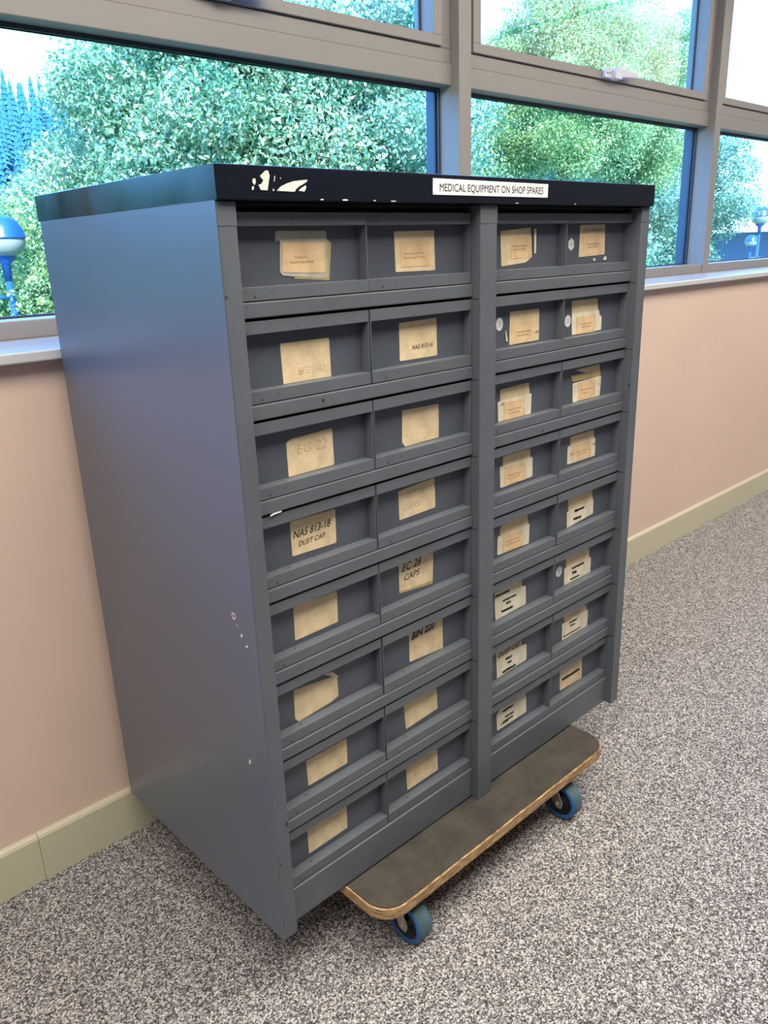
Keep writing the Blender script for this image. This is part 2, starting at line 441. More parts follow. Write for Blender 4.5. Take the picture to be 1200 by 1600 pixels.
random.seed(7)
LAB = {
 (0,0): ([('y',[(175.8,80.0),(186.5,73.5),(179.0,20.0),(113.0,25.6),(146.3,80.5)]),('g',[(85.3,91.2),(177.6,90.2),(176.2,26.6),(170.5,22.9),(93.4,30.4),(88.3,36.1),(92.3,79.2),(83.9,76.6)]),('t',[(96.5,75.3),(172.1,73.8),(171.1,30.9),(92.8,35.1)])],[('p','Deflectors',(127.7,54.6),4.7),('p','Security Seal (Blue)',(128.2,48.4),4.7)]),
 (0,1): ([('c',[(76.2,87.8),(169.1,88.5),(171.4,24.8),(77.9,25.6)]),('t',[(88.6,72.3),(157.9,73.3),(158.3,32.6),(88.3,32.6)])],[('p','Nannoscale & Neonate',(120.6,53.4),5.2),('p','Security Seal (Yellow)',(121.2,47.2),5.3)]),
 (0,2): ([('c',[(55.8,85.4),(145.9,90.8),(152.2,37.4),(131.7,28.4),(59.8,23.9)]),('t',[(86.0,72.3),(148.6,74.8),(150.1,37.5),(87.0,35.9)]),('w',[(155.1,88.3),(162.6,88.3),(162.9,43.9),(157.8,44.1)])],[('p','Nannoscale & Neonate',(112.3,58.9),4.7),('p','Gear (Clear Blk)',(112.5,52.9),4.8)]),
 (0,3): ([('c',[(73.2,94.0),(164.0,94.7),(167.3,34.9),(71.8,32.5)]),('t',[(85.5,78.1),(160.3,80.3),(159.5,36.5),(85.9,36.0)]),('w',[(122.4,28.3),(130.8,28.5),(132.8,23.7),(125.3,23.4)]),('w',[(167.6,32.2),(174.1,29.3),(172.6,23.4),(159.6,24.4)]),('sh',(43.1,57.6),10.7,12.2)],[('p','Nannoscale & Neonate',(121.3,57.8),5.2),('p','Gear (Clear Red)',(121.8,52.0),5.3),('h','Expandaseal',(114.9,85.4),8.8)]),
 (1,0): ([('c',[(81.6,78.3),(174.7,78.0),(174.9,15.7),(82.9,15.6)])],[('f','5FZ3 42',(136.9,34.3),12.8),('o','',(116.3,32.0),7.6)]),
 (1,1): ([('c',[(80.8,86.8),(171.1,88.9),(172.6,24.2),(80.9,24.5)])],[('h','NAS 813-16',(135.5,44.6),8.7)]),
 (1,2): ([('c',[(86.2,83.3),(178.7,82.7),(179.7,21.9),(86.2,20.5)]),('t',[(90.9,61.1),(162.2,62.8),(163.1,21.4),(89.5,21.7)]),('w',[(71.7,49.9),(75.0,47.1),(79.5,28.7),(74.6,29.2)]),('s',(52.0,62.7),7.9,12.2)],[('p','Nannoscale & Neonate',(128.7,43.7),5.1),('p','Gear (Green Blk)',(127.3,37.2),5.2),('m','-M4',(170.2,38.9),5.7)]),
 (1,3): ([('c',[(53.3,89.2),(150.0,88.9),(154.2,60.3),(57.7,60.8)]),('w',[(55.0,64.5),(157.4,64.2),(159.4,54.3),(168.8,49.4),(169.4,21.0),(58.2,20.0)]),('t',[(72.6,55.6),(142.7,56.2),(144.4,19.5),(73.8,19.9)]),('s',(42.6,49.9),10.6,12.1)],[('p','Nannoscale & Neonate',(109.0,40.0),5.0),('p','Gear (Green Blk)',(108.5,33.9),5.1)]),
 (2,0): ([('c',[(88.6,77.0),(170.1,79.7),(170.7,19.3),(79.0,17.9),(78.9,72.4)])],[('f','EG 22',(127.7,58.2),19.5),('o','',(141.5,35.5),8.4)]),
 (2,1): ([('c',[(83.3,83.0),(174.9,80.6),(173.8,19.6),(89.8,17.5),(81.2,26.4)])],[('f','2 30',(131.3,48.2),8.0),('o','',(91.5,37.1),7.2)]),
 (2,2): ([('c',[(62.7,80.7),(154.1,82.7),(157.1,57.5),(63.2,55.5)]),('w',[(54.9,58.0),(163.2,59.6),(161.6,16.6),(57.2,15.3)]),('t',[(74.6,54.5),(139.9,52.6),(142.5,14.7),(73.5,15.0)])],[('p','Nannoscale & Neonate',(105.9,37.5),5.4),('p','Gear / Green Keep',(106.1,30.1),5.4),('m','CE',(69.7,52.1),4.9)]),
 (2,3): ([('c',[(79.2,87.0),(169.1,89.9),(173.5,69.9),(141.8,69.0)]),('y',[(59.4,77.7),(136.4,75.9),(175.7,72.3),(174.2,61.6),(67.2,63.7)]),('w',[(66.5,60.3),(177.6,62.5),(174.7,19.0),(69.0,18.4)]),('t',[(85.9,59.8),(153.4,58.4),(157.1,17.5),(86.5,19.8)])],[('p','Nannoscale & Neonate',(119.2,41.4),5.4),('p','Gear (Blk)',(118.4,34.0),5.4),('m','C',(78.1,53.0),4.8),('m','C2',(167.3,46.2),4.9)]),
 (3,0): ([('c',[(75.7,88.8),(168.2,86.9),(167.1,28.1),(75.7,30.2)])],[('h','NAS 813-18',(118.6,65.7),14.5),('h','DUST CAP.',(116.6,48.2),9.9)]),
 (3,1): ([('c',[(68.5,83.3),(161.8,88.8),(163.6,31.1),(70.2,29.5)])],[('f','EC 26',(111.6,71.8),14.4),('f','CAPS',(101.0,49.5),14.5)]),
 (3,2): ([('c',[(73.1,87.9),(162.8,88.2),(163.7,65.8),(73.6,66.3)]),('w',[(63.1,68.5),(170.8,68.4),(171.7,25.7),(65.5,24.0)]),('t',[(77.5,65.5),(146.0,61.6),(147.4,24.4),(77.2,27.0)])],[('p','Nannoscale & Neonate',(109.8,45.2),5.2),('p','Gear / Check (Blk)',(110.0,38.4),5.2)]),
 (3,3): ([('c',[(66.5,85.7),(159.2,86.3),(161.2,64.1),(67.9,64.8)]),('w',[(57.5,66.8),(165.9,66.7),(167.2,24.2),(57.5,25.2)]),('t',[(74.9,64.8),(147.4,62.4),(149.0,26.4),(75.1,28.6)])],[('p','Nannoscale & Neonate',(114.5,46.1),5.1),('p','Gear / Line Blkt',(113.6,39.2),5.1),('m','KC',(73.8,47.0),5.1),('m','MB',(159.6,53.0),5.2)]),
 (4,0): ([('c',[(69.6,86.9),(161.8,85.1),(160.6,27.6),(68.5,26.5)])],[('f','16',(112.2,59.4),11.0)]),
 (4,1): ([('y',[(65.3,43.1),(153.7,36.6),(154.2,22.1),(64.8,30.9)]),('c',[(64.7,89.0),(156.4,86.3),(153.5,28.7),(65.0,34.6)])],[('h','EC 28',(98.2,78.9),17.5),('h','CAPS',(98.8,58.6),13.5),('f','4-8',(98.2,41.7),9.3)]),
 (4,2): ([('c',[(79.3,88.1),(157.8,88.7),(163.1,61.1),(67.0,63.8),(66.7,82.6)]),('w',[(58.7,64.7),(166.0,64.5),(164.7,20.0),(57.8,23.2)]),('t',[(75.9,62.7),(141.9,58.4),(143.2,20.5),(73.8,25.3)])],[('p','Nannoscale & Neonate',(107.6,45.2),5.5),('p','Gear / Neonate Pin Blk',(107.8,37.5),5.5)]),
 (4,3): ([('c',[(65.6,87.8),(161.6,85.7),(167.6,57.4),(67.7,56.9)]),('w',[(61.5,57.0),(168.8,61.6),(169.3,26.8),(64.2,16.7)])],[('x','',(111.8,51.7),(40.4,9.0)),('x','',(104.3,32.8),(32.8,9.8))]),
 (5,0): ([('c',[(57.7,81.2),(151.4,70.4),(152.1,28.4),(134.8,23.7),(64.3,17.0),(56.2,26.2)]),('w',[(121.8,84.4),(142.3,80.9),(155.3,65.1),(148.4,67.1)])],[]),
 (5,1): ([('c',[(85.3,85.1),(177.5,86.9),(178.7,17.7),(85.3,24.4)])],[('b','BIN 220',(123.7,77.3),15.0),('f','EC 1/4',(126.4,49.8),17.8)]),
 (5,2): ([('c',[(51.9,88.9),(143.7,86.1),(145.7,66.7),(52.2,70.6)]),('w',[(50.0,83.4),(145.6,69.1),(158.4,64.9),(160.0,20.8),(55.1,18.4)])],[('x','',(76.6,73.7),(50.2,8.6)),('x','',(101.1,55.5),(47.2,7.4)),('x','',(98.0,45.9),(17.0,8.0)),('x','',(94.2,31.3),(40.6,8.8))]),
 (5,3): ([('c',[(70.6,84.1),(165.2,84.2),(168.6,56.5),(72.2,59.2)]),('w',[(64.8,61.5),(175.3,57.7),(175.6,17.9),(66.2,17.4)]),('s',(44.1,60.3),11.8,13.0)],[('x','',(120.1,51.7),(52.4,8.2)),('x','',(106.9,39.3),(17.4,12.6)),('x','',(109.4,25.4),(39.0,5.6))]),
 (6,0): ([('c',[(71.1,78.3),(164.1,78.9),(163.2,26.2),(72.3,26.1)])],[('f','EC 14',(115.1,57.6),13.9)]),
 (6,1): ([('c',[(65.4,81.6),(158.3,79.9),(160.4,31.4),(70.6,25.6)])],[]),
 (6,2): ([('c',[(58.4,84.1),(146.4,83.8),(151.9,54.8),(61.0,54.7)]),('w',[(59.5,71.8),(151.5,64.8),(166.4,63.0),(167.9,22.1),(62.9,17.2)])],[('h','DUST CAP',(105.2,73.1),14.0),('x','',(103.5,53.5),(24.2,8.0)),('x','',(106.0,41.9),(15.0,8.6)),('x','',(104.3,25.8),(48.6,9.2))]),
 (6,3): ([('c',[(69.9,87.3),(165.5,78.1),(169.0,55.5),(73.8,65.2)]),('w',[(64.0,62.3),(173.8,62.1),(173.2,17.4),(66.8,17.7)])],[('x','',(111.0,54.3),(32.8,7.2)),('x','',(109.1,44.9),(19.0,7.2)),('x','',(106.8,26.1),(75.0,4.6)),('f','OOO8',(113.8,71.8),11.9)]),
 (7,0): ([('c',[(63.1,82.5),(155.9,78.8),(154.9,29.3),(63.3,27.4)])],[]),
 (7,1): ([('c',[(68.6,79.5),(159.9,80.6),(160.8,25.9),(71.2,24.2)])],[('f','EC 18',(114.1,50.6),14.4)]),
 (7,2): ([('c',[(72.7,89.8),(167.3,80.8),(168.1,61.2),(73.1,69.2)]),('w',[(62.4,69.5),(73.8,78.3),(170.0,71.6),(171.7,26.9),(65.3,27.0)])],[('x','',(102.4,67.8),(38.2,9.0)),('x','',(108.1,49.8),(31.8,7.8)),('x','',(103.1,40.0),(38.4,7.2)),('x','',(91.2,36.0),(27.0,4.6))]),
 (7,3): ([('c',[(65.1,83.5),(159.8,79.4),(163.0,18.6),(68.8,22.9)])],[('x','',(113.7,49.7),(76.8,14.8))]),
}
# ------------------------------------------------------------------ room shell
WY = 0.635      # wall face
XL, XR, YF, CZ = -5.6, 8.2, -7.5, 2.75
struct(MB().box(XL - .2, XR + .2, YF - .2, WY + .4, -0.2, 0.0, 'carpet').build('floor'))
struct(MB().box(XL - .2, XR + .2, YF - .2, WY + .55, CZ, CZ + 0.2, 'ceiling_white').build('ceiling'))
w = MB()
w.box(XL, XR, WY, 1.02, -3.2, 1.10, 'wall_pink')
w.box(XL, XR, WY, 1.02, 2.52, CZ, 'wall_pink')
struct(w.build('wall_back'))
struct(MB().box(XL - .2, XL, YF, 1.02, 0, CZ, 'wall_dimmed').build('wall_left'))
struct(MB().box(XR, XR + .2, YF, 1.02, 0, CZ, 'wall_dimmed').build('wall_right'))
struct(MB().box(XL, XR, YF - .2, YF, 0, CZ, 'wall_dimmed').build('wall_front'))
# skirting with a rounded top edge and one butt joint
def skirt(x0, x1):
    s = MB()
    y0, y1, h = 0.6204, 0.6348, 0.1150
    prof = [(y1, 0.0005), (y0, 0.0005), (y0, h - .009), (y0 + .003, h - .003), (y0 + .007, h), (y1, h)]
    vs = [(x0, y, z) for y, z in prof] + [(x1, y, z) for y, z in prof]
    k = len(prof)
    s.add(vs, [(i, (i + 1) % k, k + (i + 1) % k, k + i)[::-1] for i in range(k)] + [tuple(range(k)), tuple(range(k, 2 * k))[::-1]], 'skirting_cream')
    return s
s1 = skirt(XL, -0.1925); s2 = skirt(-0.1915, XR)
s1.add(s2.v, [tuple(f) for f in s2.f], 'skirting_cream')
struct(s1.build('baseboard_back'))
# sill board
s = MB()
s.box(XL, XR, 0.6024, 0.885, 1.1015, 1.1210, 'sill_white')
struct(s.build('trim_1', bevel=.003), 'white painted window sill board along the wall')
# mullions
MUL = [1.459 + 1.7165 * k for k in range(-4, 4)]
for i, mx_ in enumerate(MUL):
    s = MB()
    s.box(mx_, mx_ + .0565, 0.870, 0.958, 1.121, 2.52, 'frame_white')
    s.box(mx_ + .0005, mx_ + .056, 0.958, 1.012, 1.121, 2.52, 'frame_outer_shaded')
    struct(s.build('trim_%d' % (i + 2), bevel=.0015), 'white painted window post')

def catch_part(win, cx):
    c = MB()
    # keep plate with two screw holes, boss, tapering lever
    c.box(cx - .064, cx - .018, 0.882, 0.8965, 1.852, 1.884, 'catch_plastic')
    c.box(cx - .017, cx + .030, 0.866, 0.8965, 1.850, 1.890, 'catch_plastic')
    c.add([(cx + .028, .868, 1.858), (cx + .125, .856, 1.862), (cx + .125, .856, 1.880), (cx + .028, .868, 1.888),
           (cx + .028, .890, 1.858), (cx + .125, .876, 1.862), (cx + .125, .876, 1.880), (cx + .028, .890, 1.888)],
          [(0, 1, 2, 3), (5, 4, 7, 6), (1, 5, 6, 2), (3, 2, 6, 7), (4, 5, 1, 0), (4, 0, 3, 7)], 'catch_plastic')
    o = c.build('window_catch', win, bevel=.003)
    h = MB()
    for dx in (-.050, -.036):
        h.lathe([(0.0, -.0006), (.0022, -.0006), (.0022, .002)], 'gasket', 12, M=Matrix.Rotation(R(90), 3, 'X'), center=(cx + dx, .8815, 1.868))
    h.build('screw', o)

for i in range(-3, 5):
    x0 = 1.459 + .0565 + 1.7165 * (i - 1)
    x1 = x0 + 1.66
    if x1 > XR: x1 = XR
    if x0 < XL: x0 = XL
    num = {1: 1, 2: 2}.get(i, None)
    name = 'window_%d' % (i + 4)
    W_ = empty(name, (0, 0, 0))
    struct(W_, 'white framed window with a fixed lower pane and an opening upper light')
    f = MB()
    # bottom rail, head, side rebates
    f.box(x0, x1, 0.874, 1.010, 1.121, 1.160, 'frame_white')
    f.box(x0, x1, 0.900, 1.010, 2.46, 2.52, 'frame_white')
    # transom: thick lower box, stepped upper part
    f.box(x0, x1, 0.9005, 0.958, 1.748, 1.806, 'frame_white')
    f.box(x0, x1, 0.958, 1.010, 1.749, 1.806, 'frame_outer_shaded')
    f.box(x0, x1, 0.9060, 1.000, 1.806, 1.848, 'frame_white')
    # side frame beside upper sash
    f.box(x0, x0 + .040, 0.906, 1.000, 1.848, 2.46, 'frame_white')
    f.box(x1 - .046, x1, 0.906, 1.000, 1.848, 2.46, 'frame_white')
    f.build('frame', W_, bevel=.0025)
    g = MB()
    # black glazing gasket round the lower pane
    for yy in (.950, .966):
        g.box(x0, x1, yy, yy + .006, 1.160, 1.1645, 'gasket')
        g.box(x0, x1, yy, yy + .006, 1.738, 1.748, 'gasket')
        g.box(x0, x0 + .007, yy, yy + .006, 1.1645, 1.738, 'gasket')
        g.box(x1 - .007, x1, yy, yy + .006, 1.1645, 1.738, 'gasket')
    g.build('gasket', W_)
    MB().box(x0, x1, .957, .965, 1.161, 1.747, 'window_glass').build('lower_pane', W_)
    sx0, sx1 = x0 + .041, x1 - .047
    s = MB()
    s.box(sx0, sx1, 0.896, 0.975, 1.8495, 1.877, 'frame_white')
    s.box(sx0, sx1, 0.896, 0.975, 2.42, 2.458, 'frame_white')
    s.box(sx0, sx0 + .036, 0.896, 0.975, 1.877, 2.42, 'frame_white')
    s.box(sx1 - .036, sx1, 0.896, 0.975, 1.877, 2.42, 'frame_white')
    s.box(sx0 - .001, sx1 + .001, 0.910, 0.930, 1.8475, 1.8500, 'gasket')
    so = s.build('opening_sash', W_, bevel=.0025)
    g = MB()
    g.box(sx0 + .036, sx1 - .036, .948, .954, 1.877, 1.881, 'gasket')
    g.box(sx1 - .042, sx1 - .036, .948, .954, 1.877, 2.42, 'gasket')
    g.build('gasket', so)
    MB().box(sx0 + .03, sx1 - .03, .955, .961, 1.872, 2.425, 'window_glass').build('upper_pane', W_)
    catch_part(W_, (x0 + x1) / 2 + .005)
# ------------------------------------------------------------------ drawer cabinet
CW, CD, CH, CB = 1.0729, 0.5725, 1.2, 0.145
cab = empty('drawer_cabinet', (0, 0, CB), -0.0043)
tag(cab, 'tall grey metal cabinet of labelled drawers with dark green top, on the dolly', 'cabinet')

s = MB()
s.box(0, .0012, .0, CD, 0, CH, 'side_skylit_paint')
s.box(.0012, .012, .03, CD, 0, CH, 'side_skylit_paint')
def scr(y, z, y2, z2, w, mat='scratch_light'):
    d = Vector((y2 - y, z2 - z)); k = Vector((-d.y, d.x)).normalized() * w
    s.add([(-.00025, y + k.x, z + k.y), (-.00025, y2 + k.x * .3, z2 + k.y * .3), (-.00025, y2 - k.x * .3, z2 - k.y * .3), (-.00025, y - k.x, z - k.y)], [(0, 1, 2, 3)], mat)
def blob(y, z, ry, rz, mat, n_=9, x=-.0003, rot=0.0):
    random.seed(int((y * 7 + z) * 10000))
    pts = []
    for i in range(n_):
        a = 2 * math.pi * i / n_; q = random.uniform(.6, 1.15)
        u_, v_ = ry * q * math.cos(a), rz * q * math.sin(a)
        pts.append((x, y + u_ * math.cos(rot) - v_ * math.sin(rot), z + u_ * math.sin(rot) + v_ * math.cos(rot)))
    s.add(pts, [tuple(range(n_))], mat)
scr(.328, 1.1168, .3068, 1.1138, .0008); scr(.3068, 1.1138, .2778, 1.109, .0006)
scr(.5074, .1371, .486, .1317, .0006); scr(.5391, .12, .533, .0873, .0012); scr(.3157, .3608, .30, .348, .0005)
scr(.43, .165, .405, .14, .0009); scr(.40, .14, .34, .09, .0007); scr(.25, .205, .22, .17, .0006)
scr(.21, .255, .20, .25, .0006, 'ink_black')
blob(.0564, .6037, .006, .0065, 'flake_white', 12); blob(.0564, .6037, .0035, .0045, 'red_mark', 7, -.0005); blob(.0560, .603, .0015, .002, 'ink_black', 6, -.0007)
blob(.0495, .5900, .0018, .002, 'flake_white'); blob(.0455, .5890, .001, .0015, 'flake_white')
blob(.0390, .5754, .0055, .0024, 'flake_white', rot=-.8); blob(.0264, .5615, .005, .0020, 'flake_white', rot=-.5)
blob(.0512, .3409, .0028, .0085, 'flake_white', rot=.5)
for (y, z, dy, dz, w) in ((.12, .93, -.006, -.001, .0006), (.21, .90, .0, -.004, .0012), (.30, .81, -.002, -.016, .0006), (.335, .73, .003, -.003, .0012),
                          (.10, .83, -.003, -.0005, .0015), (.20, .71, -.006, -.002, .0006), (.16, .70, -.002, -.002, .001), (.045, .93, 0, -.004, .0012), (.03, .90, 0, -.003, .001), (.12, .49, -.0, -.004, .0006),
                          (.19, .275, -.02, -.022, .0006), (.14, .20, -.03, -.03, .0005), (.30, .50, -.02, -.012, .0005)):
    scr(y, z, y + dy, z + dz, w)
s.build('side_panel', cab)
s = MB()
s.box(CW - .0012, CW, 0, CD, 0, CH, 'side_skylit_paint')
s.box(CW - .012, CW - .0012, .03, CD, 0, CH, 'side_skylit_paint')
s.build('side_panel', cab)
MB().box(.012, CW - .012, CD - .003, CD, .004, CH, 'grey_paint').build('back_panel', cab)
MB().box(.012, CW - .012, .03, CD - .003, .004, .010, 'grey_paint').build('bottom_panel', cab)
MB().box(.525, .555, .045, CD - .003, .010, CH, 'grey_paint').build('middle_divider', cab)
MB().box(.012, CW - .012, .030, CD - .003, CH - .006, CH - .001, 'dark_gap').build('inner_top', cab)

def post(x0, x1, split=False):
    s = MB()
    s.box(x0, x1, 0.0, 0.030, 0, CH - .001, 'grey_paint')
    # folded sheet overlap near the top and the little pressed seams beside every rail
    s.box(x0 - .0003, x1 + .0006, -0.0006, 0.012, CH - .032, CH - .001, 'grey_paint')
    o = s.build('post', cab, bevel=.0016, seg=3)
    t = MB()
    for i in range(8):
        z = 1.045 - .1425 * i
        if z > .1:
            t.box(x0 - .0004, x0 + .0002, .004, .018, z, z + .0015, 'dark_gap')
    if split:
        t.build('seam', o)['kind'] = 'stuff'
    return o
post(.0014, .0303)
post(.5177, .5620, True)
post(CW - .0303, CW - .0014, True)

TOPS = [1.0705 - .1425 * i for i in range(7)]
for bi, (bx0, bx1) in enumerate(((.0303, .5177), (.5620, CW - .0303))):
    for i, t in enumerate(TOPS):
        s = MB()
        s.box(bx0 + .0004, bx1 - .0004, .0165, .040, t - .0216, t, 'grey_paint')
        s.build('rail', cab, bevel=.0017, seg=2)
    s = MB()
    s.box(bx0 + .0004, bx1 - .0004, .0165, .030, .0045, .0725, 'grey_paint')
    s.build('plinth', cab, bevel=.0015)
    # near-black strip painting the shade in the gap under the top
    MB().box(bx0 + .0004, bx1 - .0004, .040, .060, CH - .012, CH - .002, 'dark_gap').build('gap_shade_strip', cab)

# top
s = MB()
LX0, LX1, LY0, LY1 = -.0005, CW + .0034, -.0081, CD + .0076
s.box(LX0, LX1, LY0 + .002, LY1, CH, CH + .0424, 'lid_green')
s.box(LX0 + .0006, LX1 - .0006, LY0, LY0 + .002, CH + .0003, CH + .0420, 'lid_front')
top = s.build('top_board', cab, bevel=.0011)
t = MB()
def scrap(pts):
    t.prism(pts, LY0 - .0006, LY0 - .0001, 'flake_white')
scrap([(.066, 1.2290), (.0755, 1.2360), (.0795, 1.2360), (.0815, 1.2300), (.0765, 1.2120), (.0660, 1.2125), (.0625, 1.2185), (.0675, 1.2195), (.071, 1.2240)])
scrap([(.0545, 1.2255), (.0585, 1.2260), (.0590, 1.2215), (.0565, 1.2180), (.0540, 1.2210)])
scrap([(.0530, 1.2165), (.0560, 1.2160), (.0540, 1.2120), (.0520, 1.2125)])
scrap([(.0895, 1.2300), (.0905, 1.2300), (.0890, 1.2235), (.0878, 1.2230)])
scrap([(.0985, 1.2285), (.0992, 1.2285), (.0992, 1.2262), (.0985, 1.2262)])
scrap([(.0855, 1.2140), (.0872, 1.2140), (.0868, 1.2115), (.0850, 1.2115)])
scrap([(.0915, 1.2118), (.0985, 1.2172), (.108, 1.2210), (.120, 1.2243), (.1425, 1.2268), (.1440, 1.2260), (.1420, 1.2238), (.130, 1.2185), (.124, 1.2150), (.121, 1.2112)])
scrap([(.128, 1.2125), (.131, 1.2152), (.140, 1.2195), (.1412, 1.2180), (.1395, 1.2140), (.1375, 1.2118)])
to = t.build('torn_sticker', top)
to['label'] = 'torn remains of a white sticker'
t = MB()
for (x, z, w, h_) in ((.165, 1.2012, .006, .0016), (.205, 1.2010, .011, .0022), (.265, 1.2012, .005, .0014), (.300, 1.2009, .012, .0012), (.60, 1.2012, .010, .0012), (.78, 1.2012, .006, .0014)):
    t.prism([(x, z + h_ * .7), (x + w * .5, z + h_), (x + w, z + h_ * .6), (x + w * .9, z), (x + w * .1, z)], LY0 - .0004, LY0 - .0001, 'flake_white')
t.build('chipped_edge', top)['kind'] = 'stuff'
t = MB()
t.prism([(.3923, 1.2360), (.6943, 1.2345), (.6935, 1.2119), (.3918, 1.2121)], LY0 - .0009, LY0 - .0001, 'strip_white')
put_text(t, 'MEDICAL EQUIPMENT ON SHOP SPARES', .5432, 1.2233, .0115, LY0 - .0012, 'ink_black', bold=0, width=.272)
o = t.build('name_strip', top)
o['label'] = 'white strip reading MEDICAL EQUIPMENT ON SHOP SPARES'
# drawers
CARD = dict(c='card_cream', t='card_tan', w='card_white', g='card_grey', y='card_yellow')
DW, DH = .2412, .1150
def drawer_mesh(w_):
    s = MB()
    s.box(0, w_, .0200, .0212, 0, .0008, 'panel_shaded_paint')
    s.box(.0012, w_ - .0012, .0200, .0215, .001, DH - .001, 'panel_shaded_paint')     # recessed front
    s.box(0, w_, 0, .0200, DH - .0178, DH, 'grey_paint')                       # top lip
    s.box(0, w_, 0, .0200, 0, .0180, 'grey_paint')                             # bottom lip
    s.box(0, .0014, 0.0004, .0200, .018, DH - .0178, 'grey_paint')             # side returns
    s.box(w_ - .0014, w_, 0.0004, .0200, .018, DH - .0178, 'grey_paint')
    s.box(.002, w_ - .002, .0215, .480, .003, .085, 'panel_shaded_paint')             # tray
    return s.mesh('drawer')
MESH = {}
LIST = [(r, c) for r in range(8) for c in range(4)]
X0 = [.0312, .2745, .5632, .8015]
WID = [.2408, .2412, .2368, .2395]
random.seed(3)
def scribble(mb, cx, cz, w_, h_, y):
    n_ = max(5, int(w_ / 1.3))
    rnd = random.Random(int(cx * 31 + cz * 17))
    for lay in range(2):
        pts = []
        for i in range(n_):
            u = -w_ / 2 + w_ * i / (n_ - 1)
            amp = h_ / 2 * rnd.uniform(.35, 1.0) * (-1) ** i
            pts.append((cx + u + rnd.uniform(-1, 1), cz + amp))
        for a, b_ in zip(pts, pts[1:]):
            d = Vector((b_[0] - a[0], b_[1] - a[1]))
            if d.length < 1e-6: continue
            k = Vector((-d.y, d.x)).normalized() * rnd.uniform(.6, 1.15)
            mb.add([((a[0] + k.x) / 1000, y - lay * .00005, (a[1] + k.y) / 1000), ((b_[0] + k.x) / 1000, y - lay * .00005, (b_[1] + k.y) / 1000),
                    ((b_[0] - k.x) / 1000, y - lay * .00005, (b_[1] - k.y) / 1000), ((a[0] - k.x) / 1000, y - lay * .00005, (a[1] - k.y) / 1000)],
                   [(0, 1, 2, 3)], 'ink_black')

def rounded(pts, r=2.2):
    out = []
    k = len(pts)
    for i in range(k):
        p0, p, p1 = Vector(pts[i - 1]), Vector(pts[i]), Vector(pts[(i + 1) % k])
        a = (p0 - p); b_ = (p1 - p)
        ra = min(r, a.length * .4); rb = min(r, b_.length * .4)
        q0 = p + a.normalized() * ra; q1 = p + b_.normalized() * rb
        for t_ in (0, .5, 1):
            q = q0 * (1 - t_) ** 2 + p * 2 * t_ * (1 - t_) + q1 * t_ ** 2
            out.append((q.x / 1000, q.y / 1000))
    return out

